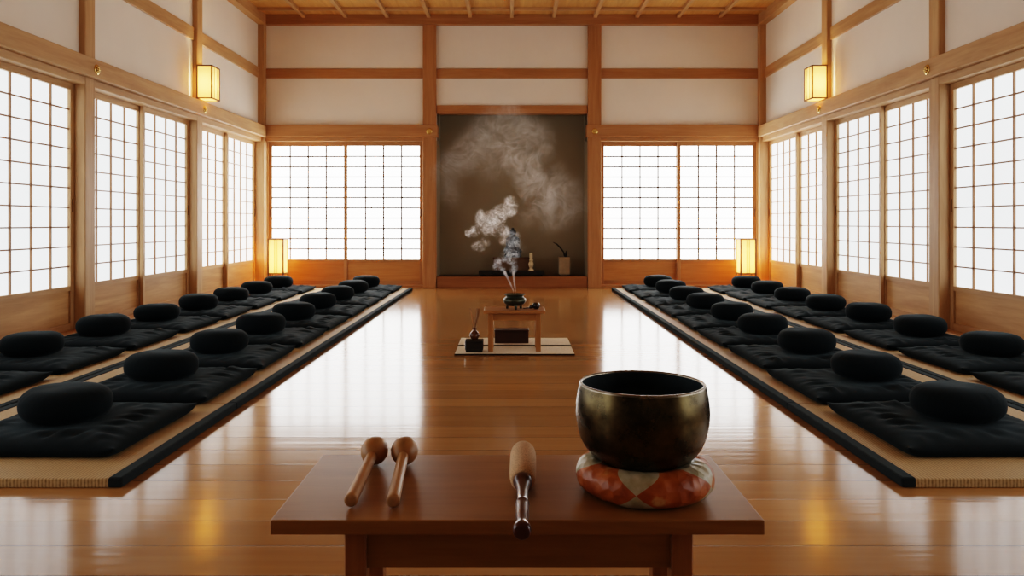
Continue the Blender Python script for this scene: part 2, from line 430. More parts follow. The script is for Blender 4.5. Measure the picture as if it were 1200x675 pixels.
# ------------------------------------------------------------------ shoji screens (windows)
M_endbar = wood('lattice_wood_end', (0.10, 0.075, 0.055), (0.15, 0.11, 0.08), 'Z')
wn = [0]
def shoji(origin, ux, width, nx, ny, mats, front, label, st=0.045, rail_h=0.035):
    """panel in plane: origin (x,y) of its left edge, ux = unit vector along width, front = unit vector toward the room"""
    wn[0] += 1
    root = bpy.data.objects.new('window_%d' % wn[0], None); C.objects.link(root)
    tag(root, label, 'sliding screen', kind='structure')
    ox, oy = origin
    def bb(bm, u0, u1, d0, d1, z0, z1, bev=0.0):
        xs = [ox+ux[0]*u+front[0]*d for u in (u0, u1) for d in (d0, d1)]
        ys = [oy+ux[1]*u+front[1]*d for u in (u0, u1) for d in (d0, d1)]
        add_box(bm, min(xs), max(xs), min(ys), max(ys), z0, z1, bev=bev)
    zt, zb = 1.915, 0.035
    D = 0.032
    bm = new_bm()
    bb(bm, 0, st, 0, D, zb, zt, 0.003); bb(bm, width-st, width, 0, D, zb, zt, 0.003)
    obj('frame', bm, mats['frame'], root)
    bm = new_bm()
    bb(bm, st, width-st, 0, D-0.002, Z_GL1, zt)
    bb(bm, st, width-st, 0, D-0.002, Z_GL0-rail_h, Z_GL0)
    bb(bm, st, width-st, 0, D-0.002, zb, zb+0.055)
    obj('rails', bm, mats['rail'], root)
    bm = new_bm(); bb(bm, st, width-st, 0.006, 0.016, zb+0.05, Z_GL0-rail_h+0.003); obj('lower_panel', bm, mats['board'], root)
    bm = new_bm(); bb(bm, st, width-st, 0.002, 0.006, Z_GL0-0.005, Z_GL1+0.005); obj('paper', bm, mats['paper'], root)
    bm = new_bm(); w = mats.get('bar', 0.010)
    for i in range(1, nx):
        u = st+(width-2*st)*i/nx; bb(bm, u-w/2, u+w/2, 0.0065, 0.022, Z_GL0, Z_GL1)
    for j in range(1, ny):
        z = Z_GL0+(Z_GL1-Z_GL0)*j/ny; bb(bm, st, width-st, 0.0065, 0.020, z-w/2, z+w/2)
    obj('lattice', bm, mats.get('lattice', W['lattice']), root)
    bm = new_bm()
    u = st*0.5 if mats['pull'] == 0 else width-st*0.5
    bb(bm, u-0.008, u+0.008, D-0.001, D+0.001, 0.93, 1.03); obj('finger_pull', bm, M_lampframe, root)
    return root

bays = [(POSTS[k]+0.07, (POSTS[k+1]-0.07 if k+1 < len(POSTS) else YB-0.10)) for k in range(1, len(POSTS))]
for s, side in ((-1, 'left'), (1, 'right')):
    for bi, (y0, y1) in enumerate(bays):  # first bay's screens are out of view, added to brighten the room
        wpan = (y1-y0)/2+0.02
        pap = M_paper_far if bi == 4 else M_paper_unseen_fill if bi < 2 else M_paper_side
        for k in range(2):
            ya = y0 if k == 0 else y1-wpan
            xo = s*(XP+0.152) if k == 0 else s*(XP+0.117)
            place = ('unseen bay beside the camera added for light' if bi == 0 else 'bay beside the low table' if bi == 1 else
                     'first bay before the post' if bi == 2 else
                     'bay between the plain post and lantern post' if bi == 3 else 'far bay beyond the lantern post')
            shoji((xo, ya), (0, 1), wpan, 4, 10,
                  dict(frame=W['sZ'], rail=W['sY'], board=W['board'], paper=pap, pull=k), (-s, 0),
                  'white paper lattice screen, %s wall, %s, %s leaf' % (side, place, 'nearer' if k == 0 else 'farther'))
for s, side in ((-1, 'left'), (1, 'right')):
    x0, x1 = (-3.205, -1.168) if s < 0 else (1.168, 3.205)
    wpan = (x1-x0)/2+0.02
    for k in range(2):
        xa = x0 if k == 0 else x1-wpan
        yo = YB+0.07 if k == 0 else YB+0.035
        inner = (k == 1) == (s < 0)
        shoji((xa, yo), (1, 0), wpan, 4, 11,
              dict(frame=W['bZ'], rail=W['bX'], board=W['boardX'], paper=M_paper_end, pull=k, bar=0.0185, lattice=M_endbar), (0, -1),
              'bright paper lattice screen in end wall, %s of alcove, %s' % (side, 'beside the alcove post' if inner else 'in the corner by the floor lantern'))

# ------------------------------------------------------------------ tatami mats
SIDE = {-1: 'left', 1: 'right'}
def tatami(s, xa, xb, y0, y1, row, pos):
    xc, yc = s*(xa+xb)/2, (y0+y1)/2
    hx, hy = (xb-xa)/2, (y1-y0)/2-0.002
    t = thing('tatami_mat', 'straw tatami mat with black borders, %s row on the %s, %s' % (row, SIDE[s], pos), 'mat',
              (xc, yc, 0), 0, 'tatami mats')
    bm = new_bm(); add_box(bm, -hx+0.044, hx-0.044, -hy, hy, 0, 0.030, bev=0.003); obj('straw_surface', bm, M_tatami, t)
    for q in (-1, 1):
        a, b_ = sorted((q*hx, q*(hx-0.046)))
        bm = new_bm(); add_box(bm, a, b_, -hy-0.001, hy+0.001, 0, 0.033, bev=0.006, seg=2)
        obj('border', bm, M_border, t)
ycuts = [2.46, 3.49, 5.79, 8.09, 9.66]
yname = ['nearest the big table', 'second from the near end', 'third from the near end', 'farthest']
for s in (-1, 1):
    for i in range(4):
        tatami(s, 1.25, 2.262, ycuts[i], ycuts[i+1], 'inner', yname[i])
        tatami(s, 2.266, 3.215, ycuts[i], ycuts[i+1], 'outer', yname[i])

# ------------------------------------------------------------------ cushions
def zabuton_mesh():
    bm = new_bm()
    n, m = 54, 48
    hx, hy, T = 0.328, 0.335, 0.060
    def pt(i, j, top):
        u, v = -1+2*i/n, -1+2*j/m
        # concentrate points near the edges
        u = math.copysign(1-(1-abs(u))**1.5, u); v = math.copysign(1-(1-abs(v))**1.5, v)
        f = (max(0, 1-abs(u)**7))**0.5 * (max(0, 1-abs(v)**7))**0.5
        bulge = 1-0.035*(1-abs(v)**2.0)*0  # outline
        pinch_x = 1-0.03*(1-(abs(v))**3); pinch_y = 1-0.03*(1-(abs(u))**3)
        x, y = hx*u*pinch_x*bulge*1.02, hy*v*pinch_y*1.02
        z0 = 0.022+0.020*(abs(u)*abs(v))**8
        if top:
            wr = noise.noise(Vector((x*5, y*5, 3)))*0.006
            ed = max(abs(u), abs(v))
            w = math.exp(-((ed-0.72)/0.2)**2)
            along = y if abs(u) > abs(v) else x
            wr += w*0.009*math.sin(along*70+4*noise.noise(Vector((x*3, y*3, 7))))*noise.noise(Vector((x*7, y*7, 9)))*2
            dip = -0.018*math.exp(-(x*x+y*y)/0.035)
            z = z0+f*((T-0.022)+wr+dip+0.010*(1-u*u)*(1-v*v))
        else:
            z = z0*(1-f) if f > 0 else z0
            z = z0*(1-min(1, f*1.6))
        return (x, y, z)
    tops = [[bm.verts.new(pt(i, j, True)) for j in range(m+1)] for i in range(n+1)]
    bots = [[tops[i][j] if i in (0, n) or j in (0, m) else bm.verts.new(pt(i, j, False)) for j in range(m+1)] for i in range(n+1)]
    for i in range(n):
        for j in range(m):
            a = bm.faces.new((tops[i][j], tops[i+1][j], tops[i+1][j+1], tops[i][j+1])); a.smooth = True
            b = bm.faces.new((bots[i][j], bots[i][j+1], bots[i+1][j+1], bots[i+1][j])); b.smooth = True
    return bm

def zafu_mesh():
    bm = new_bm()
    R, H = 0.166, 0.069
    prof = []
    K = 30
    for k in range(K+1):
        a = -PI/2+PI*k/K
        r = R*abs(math.cos(a))**0.50
        z = H+H*math.copysign(abs(math.sin(a))**0.85, a)
        if k in (0, K): r = 0
        prof.append((r, z))
    def fn(th, r, z, i):
        side = r/R
        p = (abs(math.sin(th*15+0.6*math.sin(th*3)))**0.6)
        w = math.exp(-((side-0.86)/0.12)**2)
        r2 = r*(1+0.012*math.sin(2*th+1)+0.010*math.sin(3*th+2)) - 0.0035*(1-p)*w
        z2 = z + (0.004*noise.noise(Vector((math.cos(th)*r*9, math.sin(th)*r*9, 2)))) * (1 if z > H else 0)
        if z < 0.008: z2 = max(z, 0)
        return r2, z2
    add_lathe(bm, prof, 90, None, fn)
    return bm

zab_me = zaf_me = None
ORD = ['nearest', 'second nearest', 'third nearest', 'fourth nearest', 'fifth nearest', 'sixth nearest', 'seventh nearest',
       'second farthest', 'farthest']
ORD8 = ['nearest', 'second nearest', 'third nearest', 'fourth nearest', 'fifth nearest', 'third farthest', 'second farthest', 'farthest']
zab0 = obj('floor_cushion', zabuton_mesh(), M_black)
zaf0 = obj('meditation_cushion', zafu_mesh(), M_black)
first = [True]
zmat = 0.030
for s in (-1, 1):
    for row, X, ys, ords in (('inner', 1.70, [3.0+0.776*i for i in range(9)], ORD),
                             ('outer', 2.735, [3.68+0.776*i for i in range(8)], ORD8)):
        for i, yv in enumerate(ys):
            if first[0]: za, zf = zab0, zaf0; first[0] = False
            else:
                za, zf = zab0.copy(), zaf0.copy(); C.objects.link(za); C.objects.link(zf)
            za.location = (s*X+random.uniform(-.008, .008), yv+random.uniform(-.008, .008), zmat)
            za.rotation_euler = (0, 0, (PI if random.random() < .5 else 0)+random.uniform(-.02, .02))
            za.scale = (1, 1, random.uniform(.95, 1.04))
            zf.location = (s*(X+0.042)+random.uniform(-.012, .012), yv+0.012+random.uniform(-.01, .01), zmat+0.050)
            zf.rotation_euler = (random.uniform(-.02, .02), random.uniform(-.025, .025), random.uniform(0, 6.28))
            q = random.uniform(.98, 1.02); zf.scale = (q, q, random.uniform(.96, 1.04))
            tag(za, 'flat square black floor cushion, %s row on the %s, %s' % (row, SIDE[s], ords[i]+' to the camera' if 'near' in ords[i] else ords[i]+' from the camera'),
                'cushion', 'square black floor cushions')
            tag(zf, 'round black meditation cushion, %s row on the %s, %s' % (row, SIDE[s], ords[i]+' to the camera' if 'near' in ords[i] else ords[i]+' from the camera'),
                'cushion', 'round black meditation cushions')

# ------------------------------------------------------------------ foreground table and its things
TZ = 0.344
t = thing('low_table', 'low brown wooden table in the foreground carrying the gong and mallets', 'table', (0.012, 1.49, 0))
bm = new_bm(); add_box(bm, -0.424, 0.418, -0.185, 0.187, TZ-0.025, TZ, bev=0.0025, seg=2); obj('tabletop', bm, W['table'], t)
LX = 0.316
for sx in (-1, 1):
    for (ya, yb) in ((-0.112, -0.074), (0.072, 0.110)):
        a, b_ = sorted((sx*LX, sx*(LX-0.039)))
        bm = new_bm(); add_box(bm, a-0.003*sx, b_-0.003*sx, ya, yb, 0, TZ-0.025, bev=0.002); obj('leg', bm, W['tableZ'], t)
for (ya, yb) in ((-0.102, -0.082), (0.080, 0.100)):
    bm = new_bm(); add_box(bm, -LX+0.036, LX-0.036, ya, yb, TZ-0.118, TZ-0.025); obj('apron', bm, W['table'], t)
for sx in (-1, 1):
    a, b_ = sorted((sx*(LX-0.008), sx*(LX-0.028)))
    bm = new_bm(); add_box(bm, a, b_, -0.076, 0.074, TZ-0.118, TZ-0.025); obj('apron', bm, W['tableZ'], t)

# ring cushion
def bowl_z(r):
    P = [(0.0, 0.0), (0.040, 0.0005), (0.070, 0.004), (0.090, 0.013), (0.105, 0.027), (0.116, 0.046), (0.1225, 0.068)]
    for (r0, z0), (r1, z1) in zip(P, P[1:]):
        if r <= r1: return 0.050+z0+(z1-z0)*(r-r0)/(r1-r0)-0.0008
    return 1.0
gx, gy = 0.2475, 1.462
bm = new_bm()
seg, K = 120, 28
uvl = []
Rm, rr, hh = 0.082, 0.046, 0.030
rings = []
for i in range(seg):
    a = 2*PI*i/seg
    ring = []
    for k in range(K):
        b_ = 2*PI*k/K
        c, s_ = math.cos(b_), math.sin(b_)
        puff = 1+0.05*abs(math.sin(a*2.5+0.2))+0.025*noise.noise(Vector((math.cos(a)*4, math.sin(a)*4, s_*2)))
        r = Rm+rr*puff*math.copysign(abs(c)**0.8, c)
        z = 0.031+0.031*puff*math.copysign(abs(s_)**0.85, s_)
        z = max(z, 0.0)
        wx, wy = 0.2515+r*math.cos(a)-gx, 1.458+r*math.sin(a)-gy
        z = min(z, bowl_z(math.hypot(wx, wy))-0.001)
        ring.append(bm.verts.new((r*math.cos(a), r*math.sin(a), z)))
    rings.append(ring)
uv = bm.loops.layers.uv.new('ring')
ph0 = 0.5 - (-106.0/72.0)            # a junction 16 degrees left of front
for i in range(seg):
    for k in range(K):
        i2, k2 = (i+1) % seg, (k+1) % K
        f = bm.faces.new((rings[i][k], rings[i2][k], rings[i2][k2], rings[i][k2])); f.smooth = True
        for lp, (ii, kk) in zip(f.loops, ((i, k), (i+1, k), (i+1, k+1), (i, k+1))):
            vv = math.sin(2*PI*kk/K) if kk <= K/4 or kk >= 3*K/4 else 2-math.sin(2*PI*kk/K)
            if K/4 < kk < 3*K/4: vv = 1.0
            lp[uv].uv = (ii/seg*5+ph0, vv)
# disc that closes the middle
add_lathe(bm, [(0.0, 0.020), (0.05, 0.020), (0.05, 0.038), (0.0, 0.040)], 32)
o = obj('gong_cushion', bm, M_brocade, None, (0.2515, 1.458, TZ))
tag(o, 'round orange and cream brocade cushion under the bronze bowl gong', 'cushion')

g = thing('bowl_gong', 'large dark bronze singing bowl gong resting on an orange brocade cushion', 'singing bowl', (gx, gy, TZ+0.050))
outer = [(0.0, 0.0), (0.040, 0.0005), (0.070, 0.004), (0.090, 0.013), (0.105, 0.027), (0.116, 0.046), (0.1225, 0.068), (0.1255, 0.090), (0.1255, 0.108), (0.1235, 0.126), (0.1205, 0.142), (0.1190, 0.149)]
def smooth_prof(p, n=4):
    out = []
    for i in range(len(p)-1):
        p0, p1, p2, p3 = p[max(i-1, 0)], p[i], p[i+1], p[min(i+2, len(p)-1)]
        for k in range(n):
            q = k/n
            out.append(tuple(0.5*((2*p1[d])+(-p0[d]+p2[d])*q+(2*p0[d]-5*p1[d]+4*p2[d]-p3[d])*q*q+(-p0[d]+3*p1[d]-3*p2[d]+p3[d])*q**3) for d in (0, 1)))
    out.append(p[-1]); return [(max(r, 0), z) for r, z in out]
bm = new_bm(); add_lathe(bm, smooth_prof(outer), 96); obj('bowl_wall', bm, M_gong, g)
bm = new_bm(); add_lathe(bm, [(0.1190, 0.1488), (0.1188, 0.1512), (0.1175, 0.1528), (0.1150, 0.1530), (0.1135, 0.1518), (0.1130, 0.1495)], 96); obj('rim', bm, M_rim, g)
inner = [(0.1130, 0.1496), (0.1155, 0.130), (0.1180, 0.105), (0.1165, 0.075), (0.108, 0.045), (0.092, 0.022), (0.06, 0.010), (0.0, 0.008)]
bm = new_bm(); add_lathe(bm, smooth_prof(inner), 96); obj('bowl_inside', bm, M_inner, g)

def mallet(end, head, label):
    """end = (x,y) of the handle's butt, head = (x,y) of the head centre"""
    e = Vector((end[0], end[1], TZ+0.0125)); h = Vector((head[0], head[1], TZ+0.0285))
    t = thing('wooden_mallet', label, 'mallet', (h.x, h.y, TZ), 0, 'plain wooden mallets on the table')
    off = Vector((h.x, h.y, TZ)); M = axis_matrix(e-off, h-off)
    Ln = (h-e).length
    bm = new_bm(); add_lathe(bm, [(0, 0), (0.009, 0.0), (0.0118, 0.002), (0.0124, 0.006), (0.0118, 0.02), (0.0113, Ln*0.5), (0.0108, Ln-0.02)], 28, M)
    obj('handle', bm, W['mallet'], t)
    prof = []
    for k in range(25):
        a = -PI/2+PI*k/24
        prof.append((0.0282*math.cos(a)**0.92 if k not in (0, 24) else 0, Ln+0.001+0.036*math.sin(a)+(0.004*math.cos(a))))
    bm = new_bm(); add_lathe(bm, prof, 36, M); obj('head', bm, W['mallet'], t)
mallet((-0.2865, 1.362), (-0.2880, 1.604), 'plain wooden mallet with egg-shaped head, left of the two on the table')
mallet((-0.2105, 1.359), (-0.2250, 1.604), 'plain wooden mallet with egg-shaped head, right of the two beside the padded striker')

e = Vector((0.0160, 1.235, 0.3535)); h = Vector((0.0235, 1.605, 0.3752))
t = thing('padded_striker', 'striker with beige padded head and dark red lacquered handle overhanging the table edge', 'mallet', (0.0225, 1.5, TZ))
off = Vector((0.0225, 1.5, TZ)); M = axis_matrix(e-off, h-off)
hp = [(0, -0.004), (0.010, -0.004), (0.0145, 0.0), (0.0152, 0.008), (0.0135, 0.016), (0.0098, 0.024), (0.0100, 0.040), (0.0110, 0.062), (0.0112, 0.090), (0.0118, 0.101), (0.0125, 0.104), (0.0116, 0.108),
      (0.0100, 0.118), (0.0100, 0.150), (0.0112, 0.170), (0.0135, 0.186), (0.0170, 0.196), (0.0175, 0.203), (0.016, 0.215), (0.010, 0.24)]
bm = new_bm(); add_lathe(bm, smooth_prof(hp, 3), 32, M); obj('handle', bm, M_lacquer, t)
hd = [(0.0, 0.208), (0.015, 0.205), (0.0205, 0.207), (0.0240, 0.216), (0.0252, 0.232), (0.0258, 0.26), (0.0262, 0.30), (0.0262, 0.335), (0.0245, 0.354), (0.0200, 0.367), (0.0110, 0.375), (0.0, 0.377)]
bm = new_bm(); add_lathe(bm, smooth_prof(hd, 3), 36, M); obj('padded_head', bm, M_felt, t)

# ------------------------------------------------------------------ altar group in the middle of the floor
t = thing('offering_mat', 'small pale woven mat with dark edge on the floor under the little altar table', 'mat', (0.017, 5.243, 0))
bm = new_bm(); add_box(bm, -0.385, 0.385, -0.317, -0.004, 0.0, 0.009, bev=0.002); add_box(bm, -0.385, 0.385, 0.001, 0.317, 0.0, 0.017, bev=0.002); obj('woven_surface', bm, M_altarmat, t)
for (y0, y1) in ((-0.325, -0.316), (0.314, 0.323), (-0.004, 0.0)):
    bm = new_bm(); add_box(bm, -0.386, 0.386, y0, y1, 0.0, (0.0095 if y0 < -0.1 else 0.0165)); obj('edge_band', bm, M_blacklac, t)

AZ = 0.279
ay = 5.10
t = thing('altar_table', 'small wooden altar table in the middle of the hall holding an incense burner', 'table', (0.016, ay, 0.0094))
z = AZ-0.0094
bm = new_bm(); add_box(bm, -0.201, 0.201, -0.12, 0.12, z-0.020, z, bev=0.002); obj('tabletop', bm, W['alt'], t)
for sx in (-1, 1):
    for sy in (-1, 1):
        xa, xb = sorted((sx*0.172, sx*0.139)); ya, yb = sorted((sy*0.095, sy*0.065))
        bm = new_bm(); add_box(bm, xa, xb, ya, yb, 0, z-0.020, bev=0.002); obj('leg', bm, W['altZ'], t)
for (ya, yb) in ((-0.088, -0.072), (0.072, 0.088)):
    bm = new_bm(); add_box(bm, -0.14, 0.14, ya, yb, z-0.067, z-0.020); obj('apron', bm, W['alt'], t)

t = thing('dark_box', 'dark brown rectangular wooden box on the pale mat under the altar table', 'box', (-0.002, 5.355, 0.017))
bm = new_bm(); add_box(bm, -0.117, 0.117, -0.05, 0.05, 0, 0.080, bev=0.002); obj('box_body', bm, M_darkbox, t)
bm = new_bm(); add_box(bm, -0.119, 0.119, -0.052, 0.052, 0.080, 0.092, bev=0.002); obj('lid', bm, M_darkbox, t)

cb = thing('incense_burner', 'squat bronze tripod incense burner smoking on the altar table', 'incense burner', (0.0175, 5.095, AZ))
prof = [(0, 0.020), (0.035, 0.020), (0.058, 0.030), (0.072, 0.045), (0.0755, 0.058), (0.071, 0.070), (0.060, 0.078), (0.056, 0.084), (0.060, 0.090), (0.068, 0.094), (0.069, 0.098), (0.064, 0.099), (0.056, 0.094), (0.052, 0.084), (0.050, 0.082)]
bm = new_bm(); add_lathe(bm, smooth_prof(prof, 3), 48); obj('pot', bm, M_censer, cb)
bm = new_bm(); add_lathe(bm, [(0.0, 0.086), (0.030, 0.085), (0.0535, 0.082), (0.05, 0.07), (0, 0.07)], 32); obj('ash', bm, M_ash, cb)
for a in (-90, 30, 150):
    a = math.radians(a+8)
    bm = new_bm()
    add_tube(bm, [(0.047*math.cos(a), 0.047*math.sin(a), 0.034), (0.053*math.cos(a), 0.053*math.sin(a), 0.018), (0.053*math.cos(a), 0.053*math.sin(a), 0.0)], [0.014, 0.009, 0.0085], 12)
    obj('leg', bm, M_censer, cb)
for (dx, dy, tx) in ((-0.004, 0.0, -0.012), (0.006, 0.006, 0.003)):
    bm = new_bm(); add_tube(bm, [(dx, dy, 0.08), (dx+tx*0.4, dy, 0.112)], 0.0014, 8); obj('incense_stick', bm, M_reed, cb)

t = thing('hand_striker', 'small black round-headed striker lying on the altar table beside the incense burner', 'mallet', (0.160, 5.085, AZ))
bm = new_bm(); add_lathe(bm, [(0, 0), (0.013, 0.001), (0.023, 0.010), (0.0255, 0.022), (0.023, 0.034), (0.014, 0.042), (0, 0.045)], 28); obj('head', bm, M_blacklac, t)
bm = new_bm(); add_tube(bm, [(-0.018, 0, 0.018), (-0.030, -0.002, 0.016), (-0.040, -0.004, 0.012), (-0.048, -0.005, 0.008), (-0.085, -0.01, 0.005)], [0.008, 0.013, 0.011, 0.004, 0.003], 12); obj('handle', bm, M_blacklac, t)

t = thing('black_box', 'small black lacquer box with rounded edges at the left of the pale mat', 'box', (-0.246, 5.02, 0.009))
bm = new_bm(); add_box(bm, -0.060, 0.060, -0.045, 0.045, 0.012, 0.079, bev=0.008, seg=3); obj('box_body', bm, M_blacklac, t)
bm = new_bm(); add_box(bm, -0.054, 0.054, -0.040, 0.040, 0.0, 0.014); obj('foot', bm, M_blacklac, t)

vz = 0.009+0.079
t = thing('bud_vase', 'little brown round vase of thin incense sticks standing on the black box', 'vase', (-0.246, 5.035, vz))
bm = new_bm(); add_lathe(bm, smooth_prof([(0, 0), (0.018, 0.0), (0.029, 0.012), (0.032, 0.026), (0.026, 0.042), (0.013, 0.054), (0.010, 0.064), (0.013, 0.074), (0.010, 0.074), (0.007, 0.062)], 3), 32); obj('vase_body', bm, M_brownvase, t)
for (tx, ty, ln) in ((-0.028, 0.004, 0.150), (0.012, -0.006, 0.152), (0.034, 0.008, 0.146), (0.026, 0.016, 0.150)):
    bm = new_bm(); add_tube(bm, [(0, 0, 0.05), (tx*0.55, ty*0.55, 0.05+ln*0.55), (tx, ty, 0.05+ln)], 0.0034, 6); obj('incense_stick', bm, M_reed, t)

# ------------------------------------------------------------------ alcove things
ZS = 0.138
ya = YB+0.22
tray = thing('display_board', 'long low black lacquer board on the alcove floor', 'stand', (-0.006, ya, ZS))
bm = new_bm(); add_box(bm, -0.435, 0.435, -0.10, 0.10, 0.022, 0.075, bev=0.004); obj('board', bm, M_blacklac, tray)
for sx in (-1, 1):
    bm = new_bm(); add_box(bm, sx*0.38-0.03, sx*0.38+0.03, -0.09, 0.09, 0, 0.023); obj('foot', bm, M_blacklac, tray)
zt = ZS+0.075
t = thing('wooden_plinth', 'plain brown wooden block standing on the black board in the alcove', 'stand', (0.0, ya+0.015, zt))
bm = new_bm(); add_box(bm, -0.25, 0.25, -0.03, 0.07, 0.0, 0.155, bev=0.004); obj('block', bm, M_plinth, t)
bm = new_bm(); add_box(bm, -0.258, 0.258, -0.038, 0.078, 0.155, 0.172, bev=0.003); obj('top_board', bm, M_plinth, t)
zp = zt+0.172
t = thing('dark_statuette', 'dark robed seated statuette on the wooden block behind the smoke', 'statue', (0.01, ya+0.035, zp))
bm = new_bm()
def elx(k):
    def f(a, r, z, i): return r*(1.0 if True else 0), z
    return f
add_lathe(bm, smooth_prof([(0, 0), (0.10, 0.0), (0.115, 0.02), (0.108, 0.045), (0.095, 0.06)], 2), 32, Matrix.Diagonal((1.0, 0.55, 1, 1)))
add_lathe(bm, smooth_prof([(0, 0.05), (0.105, 0.06), (0.122, 0.085), (0.108, 0.115), (0.088, 0.15), (0.092, 0.20), (0.095, 0.235), (0.075, 0.268), (0.032, 0.285), (0.028, 0.30), (0, 0.305)], 3), 32, Matrix.Diagonal((1.0, 0.55, 1, 1)))
obj('robed_body', bm, M_statue, t)
bm = new_bm(); add_lathe(bm, smooth_prof([(0, 0.29), (0.028, 0.296), (0.043, 0.322), (0.044, 0.345), (0.036, 0.366), (0.022, 0.376), (0.018, 0.392), (0.0, 0.398)], 3), 28); obj('head', bm, M_statue, t)

t = thing('cream_figurine', 'slim cream carved figurine standing on the black board right of the wooden block', 'figurine', (0.2535, ya-0.06, zt))
bm = new_bm()
add_lathe(bm, smooth_prof([(0, 0), (0.036, 0.0), (0.036, 0.014), (0.026, 0.022), (0.020, 0.035), (0.028, 0.055), (0.034, 0.080), (0.030, 0.105), (0.018, 0.122)], 3), 24)
obj('body', bm, M_cream, t)
bm = new_bm(); add_lathe(bm, smooth_prof([(0, 0.118), (0.020, 0.122), (0.025, 0.140), (0.020, 0.158), (0.015, 0.165), (0.021, 0.170), (0.021, 0.222), (0.016, 0.228), (0, 0.229)], 3), 24); obj('head', bm, M_cream, t)

t = thing('flower_vase', 'square taupe ceramic vase with dark curved twigs at right of the alcove', 'vase', (0.700, ya, ZS))
bm = new_bm(); add_box(bm, -0.074, 0.074, -0.07, 0.07, 0.022, 0.255, bev=0.008, seg=2)
obj('vase_body', bm, M_vase, t)
bm = new_bm(); add_box(bm, -0.066, 0.066, -0.062, 0.062, 0.251, 0.257); obj('dark_mouth_slab', bm, M_twig, t)  # dark slab on a solid body, painted shade of the hollow mouth
bm = new_bm(); add_box(bm, -0.055, 0.055, -0.05, 0.05, 0.0, 0.025); obj('foot', bm, M_plinth, t)
bm = new_bm(); add_tube(bm, [(0.01, 0, 0.25), (-0.01, 0, 0.32), (-0.055, 0.0, 0.38), (-0.10, 0.0, 0.425), (-0.15, 0.0, 0.45)], [0.010, 0.009, 0.011, 0.009, 0.003], 8)
obj('twig', bm, M_twig, t)
bm = new_bm(); add_tube(bm, [(0.02, 0, 0.25), (0.022, 0, 0.29), (0.028, 0, 0.335)], [0.018, 0.016, 0.005], 8); obj('twig', bm, M_twig, t)

# ------------------------------------------------------------------ lanterns
def paper_box(t, hx, hy, z0, z1, fr, mat, fmat, slats_side=1, slats_front=0):
    for sx in (-1, 1):
        for sy in (-1, 1):
            bm = new_bm(); add_box(bm, sx*hx-fr/2, sx*hx+fr/2, sy*hy-fr/2, sy*hy+fr/2, z0, z1); yield ('post', bm)
for s in (-1, 1):
    hx, hy, H = 0.075, 0.10, 0.345
    t = thing('wall_lantern', 'glowing rectangular paper lantern mounted high on the %s wall post' % SIDE[s], 'lamp', (s*(XP-0.086), 8.00, 2.128), 0, 'wall lanterns on the side posts')
    fr = 0.014
    bm = new_bm(); add_box(bm, *sorted((s*0.078, s*0.086)), -0.07, 0.07, 0.02, H-0.02); obj('back_plate', bm, M_lampframe, t)
    bm = new_bm()
    for sx in (-1, 1):
        for sy in (-1, 1):
            add_box(bm, sx*hx-fr/2, sx*hx+fr/2, sy*hy-fr/2, sy*hy+fr/2, 0, H)
    for z in (0.006, H-0.006):
        for sy in (-1, 1): add_box(bm, -hx, hx, sy*hy-fr/2, sy*hy+fr/2, z-0.006, z+0.006)
        for sx in (-1, 1): add_box(bm, sx*hx-fr/2, sx*hx+fr/2, -hy, hy, z-0.006, z+0.006)
    for k in (-1, 1):
        add_box(bm, -s*hx-0.004, -s*hx+0.004, k*0.034-0.003, k*0.034+0.003, 0, H)
    obj('frame', bm, M_lampframe, t)
    for nm, b in (('front', (-hx+.004, hx-.004, -hy-.001, -hy+.001, .012, H-.012)), ('rear', (-hx+.004, hx-.004, hy-.001, hy+.001, .012, H-.012)),
                  ('side', (-s*hx-.001, -s*hx+.001, -hy+.004, hy-.004, .012, H-.012)), ('bottom', (-hx+.004, hx-.004, -hy+.004, hy-.004, .004, .006))):
        bm = new_bm(); add_box(bm, *b); obj('paper_panel', bm, M_sconce, t)
    L = bpy.data.lights.new('bulb_light', 'POINT'); L.energy = 2.6; L.color = (1, 0.72, 0.36); L.shadow_soft_size = 0.02
    lo = bpy.data.objects.new('bulb_light', L); C.objects.link(lo); lo.parent = t; lo.location = (0, 0, 0.16)

for s in (-1, 1):
    hx, hy = 0.094, 0.094
    z0, z1 = 0.205, 0.640
    t = thing('floor_lantern', 'glowing square paper floor lantern standing in the far %s corner' % SIDE[s], 'lamp', (s*2.995, 9.83, 0), 0, 'floor lanterns in the far corners')
    fr = 0.017
    for sx in (-1, 1):
        for sy in (-1, 1):
            bm = new_bm(); add_box(bm, sx*hx-fr/2, sx*hx+fr/2, sy*hy-fr/2, sy*hy+fr/2, 0, z1+0.008); obj('leg', bm, M_lampframe, t)
    bm = new_bm()
    for z in (z0, z1):
        for sy in (-1, 1): add_box(bm, -hx, hx, sy*hy-fr/2, sy*hy+fr/2, z-0.007, z+0.007)
        for sx in (-1, 1): add_box(bm, sx*hx-fr/2, sx*hx+fr/2, -hy, hy, z-0.007, z+0.007)
    for k in (-1, 0, 1):
        for sy in (-1, 1): add_box(bm, k*0.018-0.002, k*0.018+0.002, sy*hy-0.003, sy*hy+0.003, z0, z1)
    obj('frame', bm, M_lampframe, t)
    for b in ((-hx+.005, hx-.005, -hy+.001, -hy+.003, z0, z1), (-hx+.005, hx-.005, hy-.003, hy-.001, z0, z1),
              (-hx+.001, -hx+.003, -hy+.005, hy-.005, z0, z1), (hx-.003, hx-.001, -hy+.005, hy-.005, z0, z1)):
        bm = new_bm(); add_box(bm, *b); obj('paper_panel', bm, M_lamp, t)
    L = bpy.data.lights.new('bulb_light', 'POINT'); L.energy = 5.5; L.color = (1, 0.66, 0.28); L.shadow_soft_size = 0.02
    lo = bpy.data.objects.new('bulb_light', L); C.objects.link(lo); lo.parent = t; lo.location = (0, 0, 0.40)

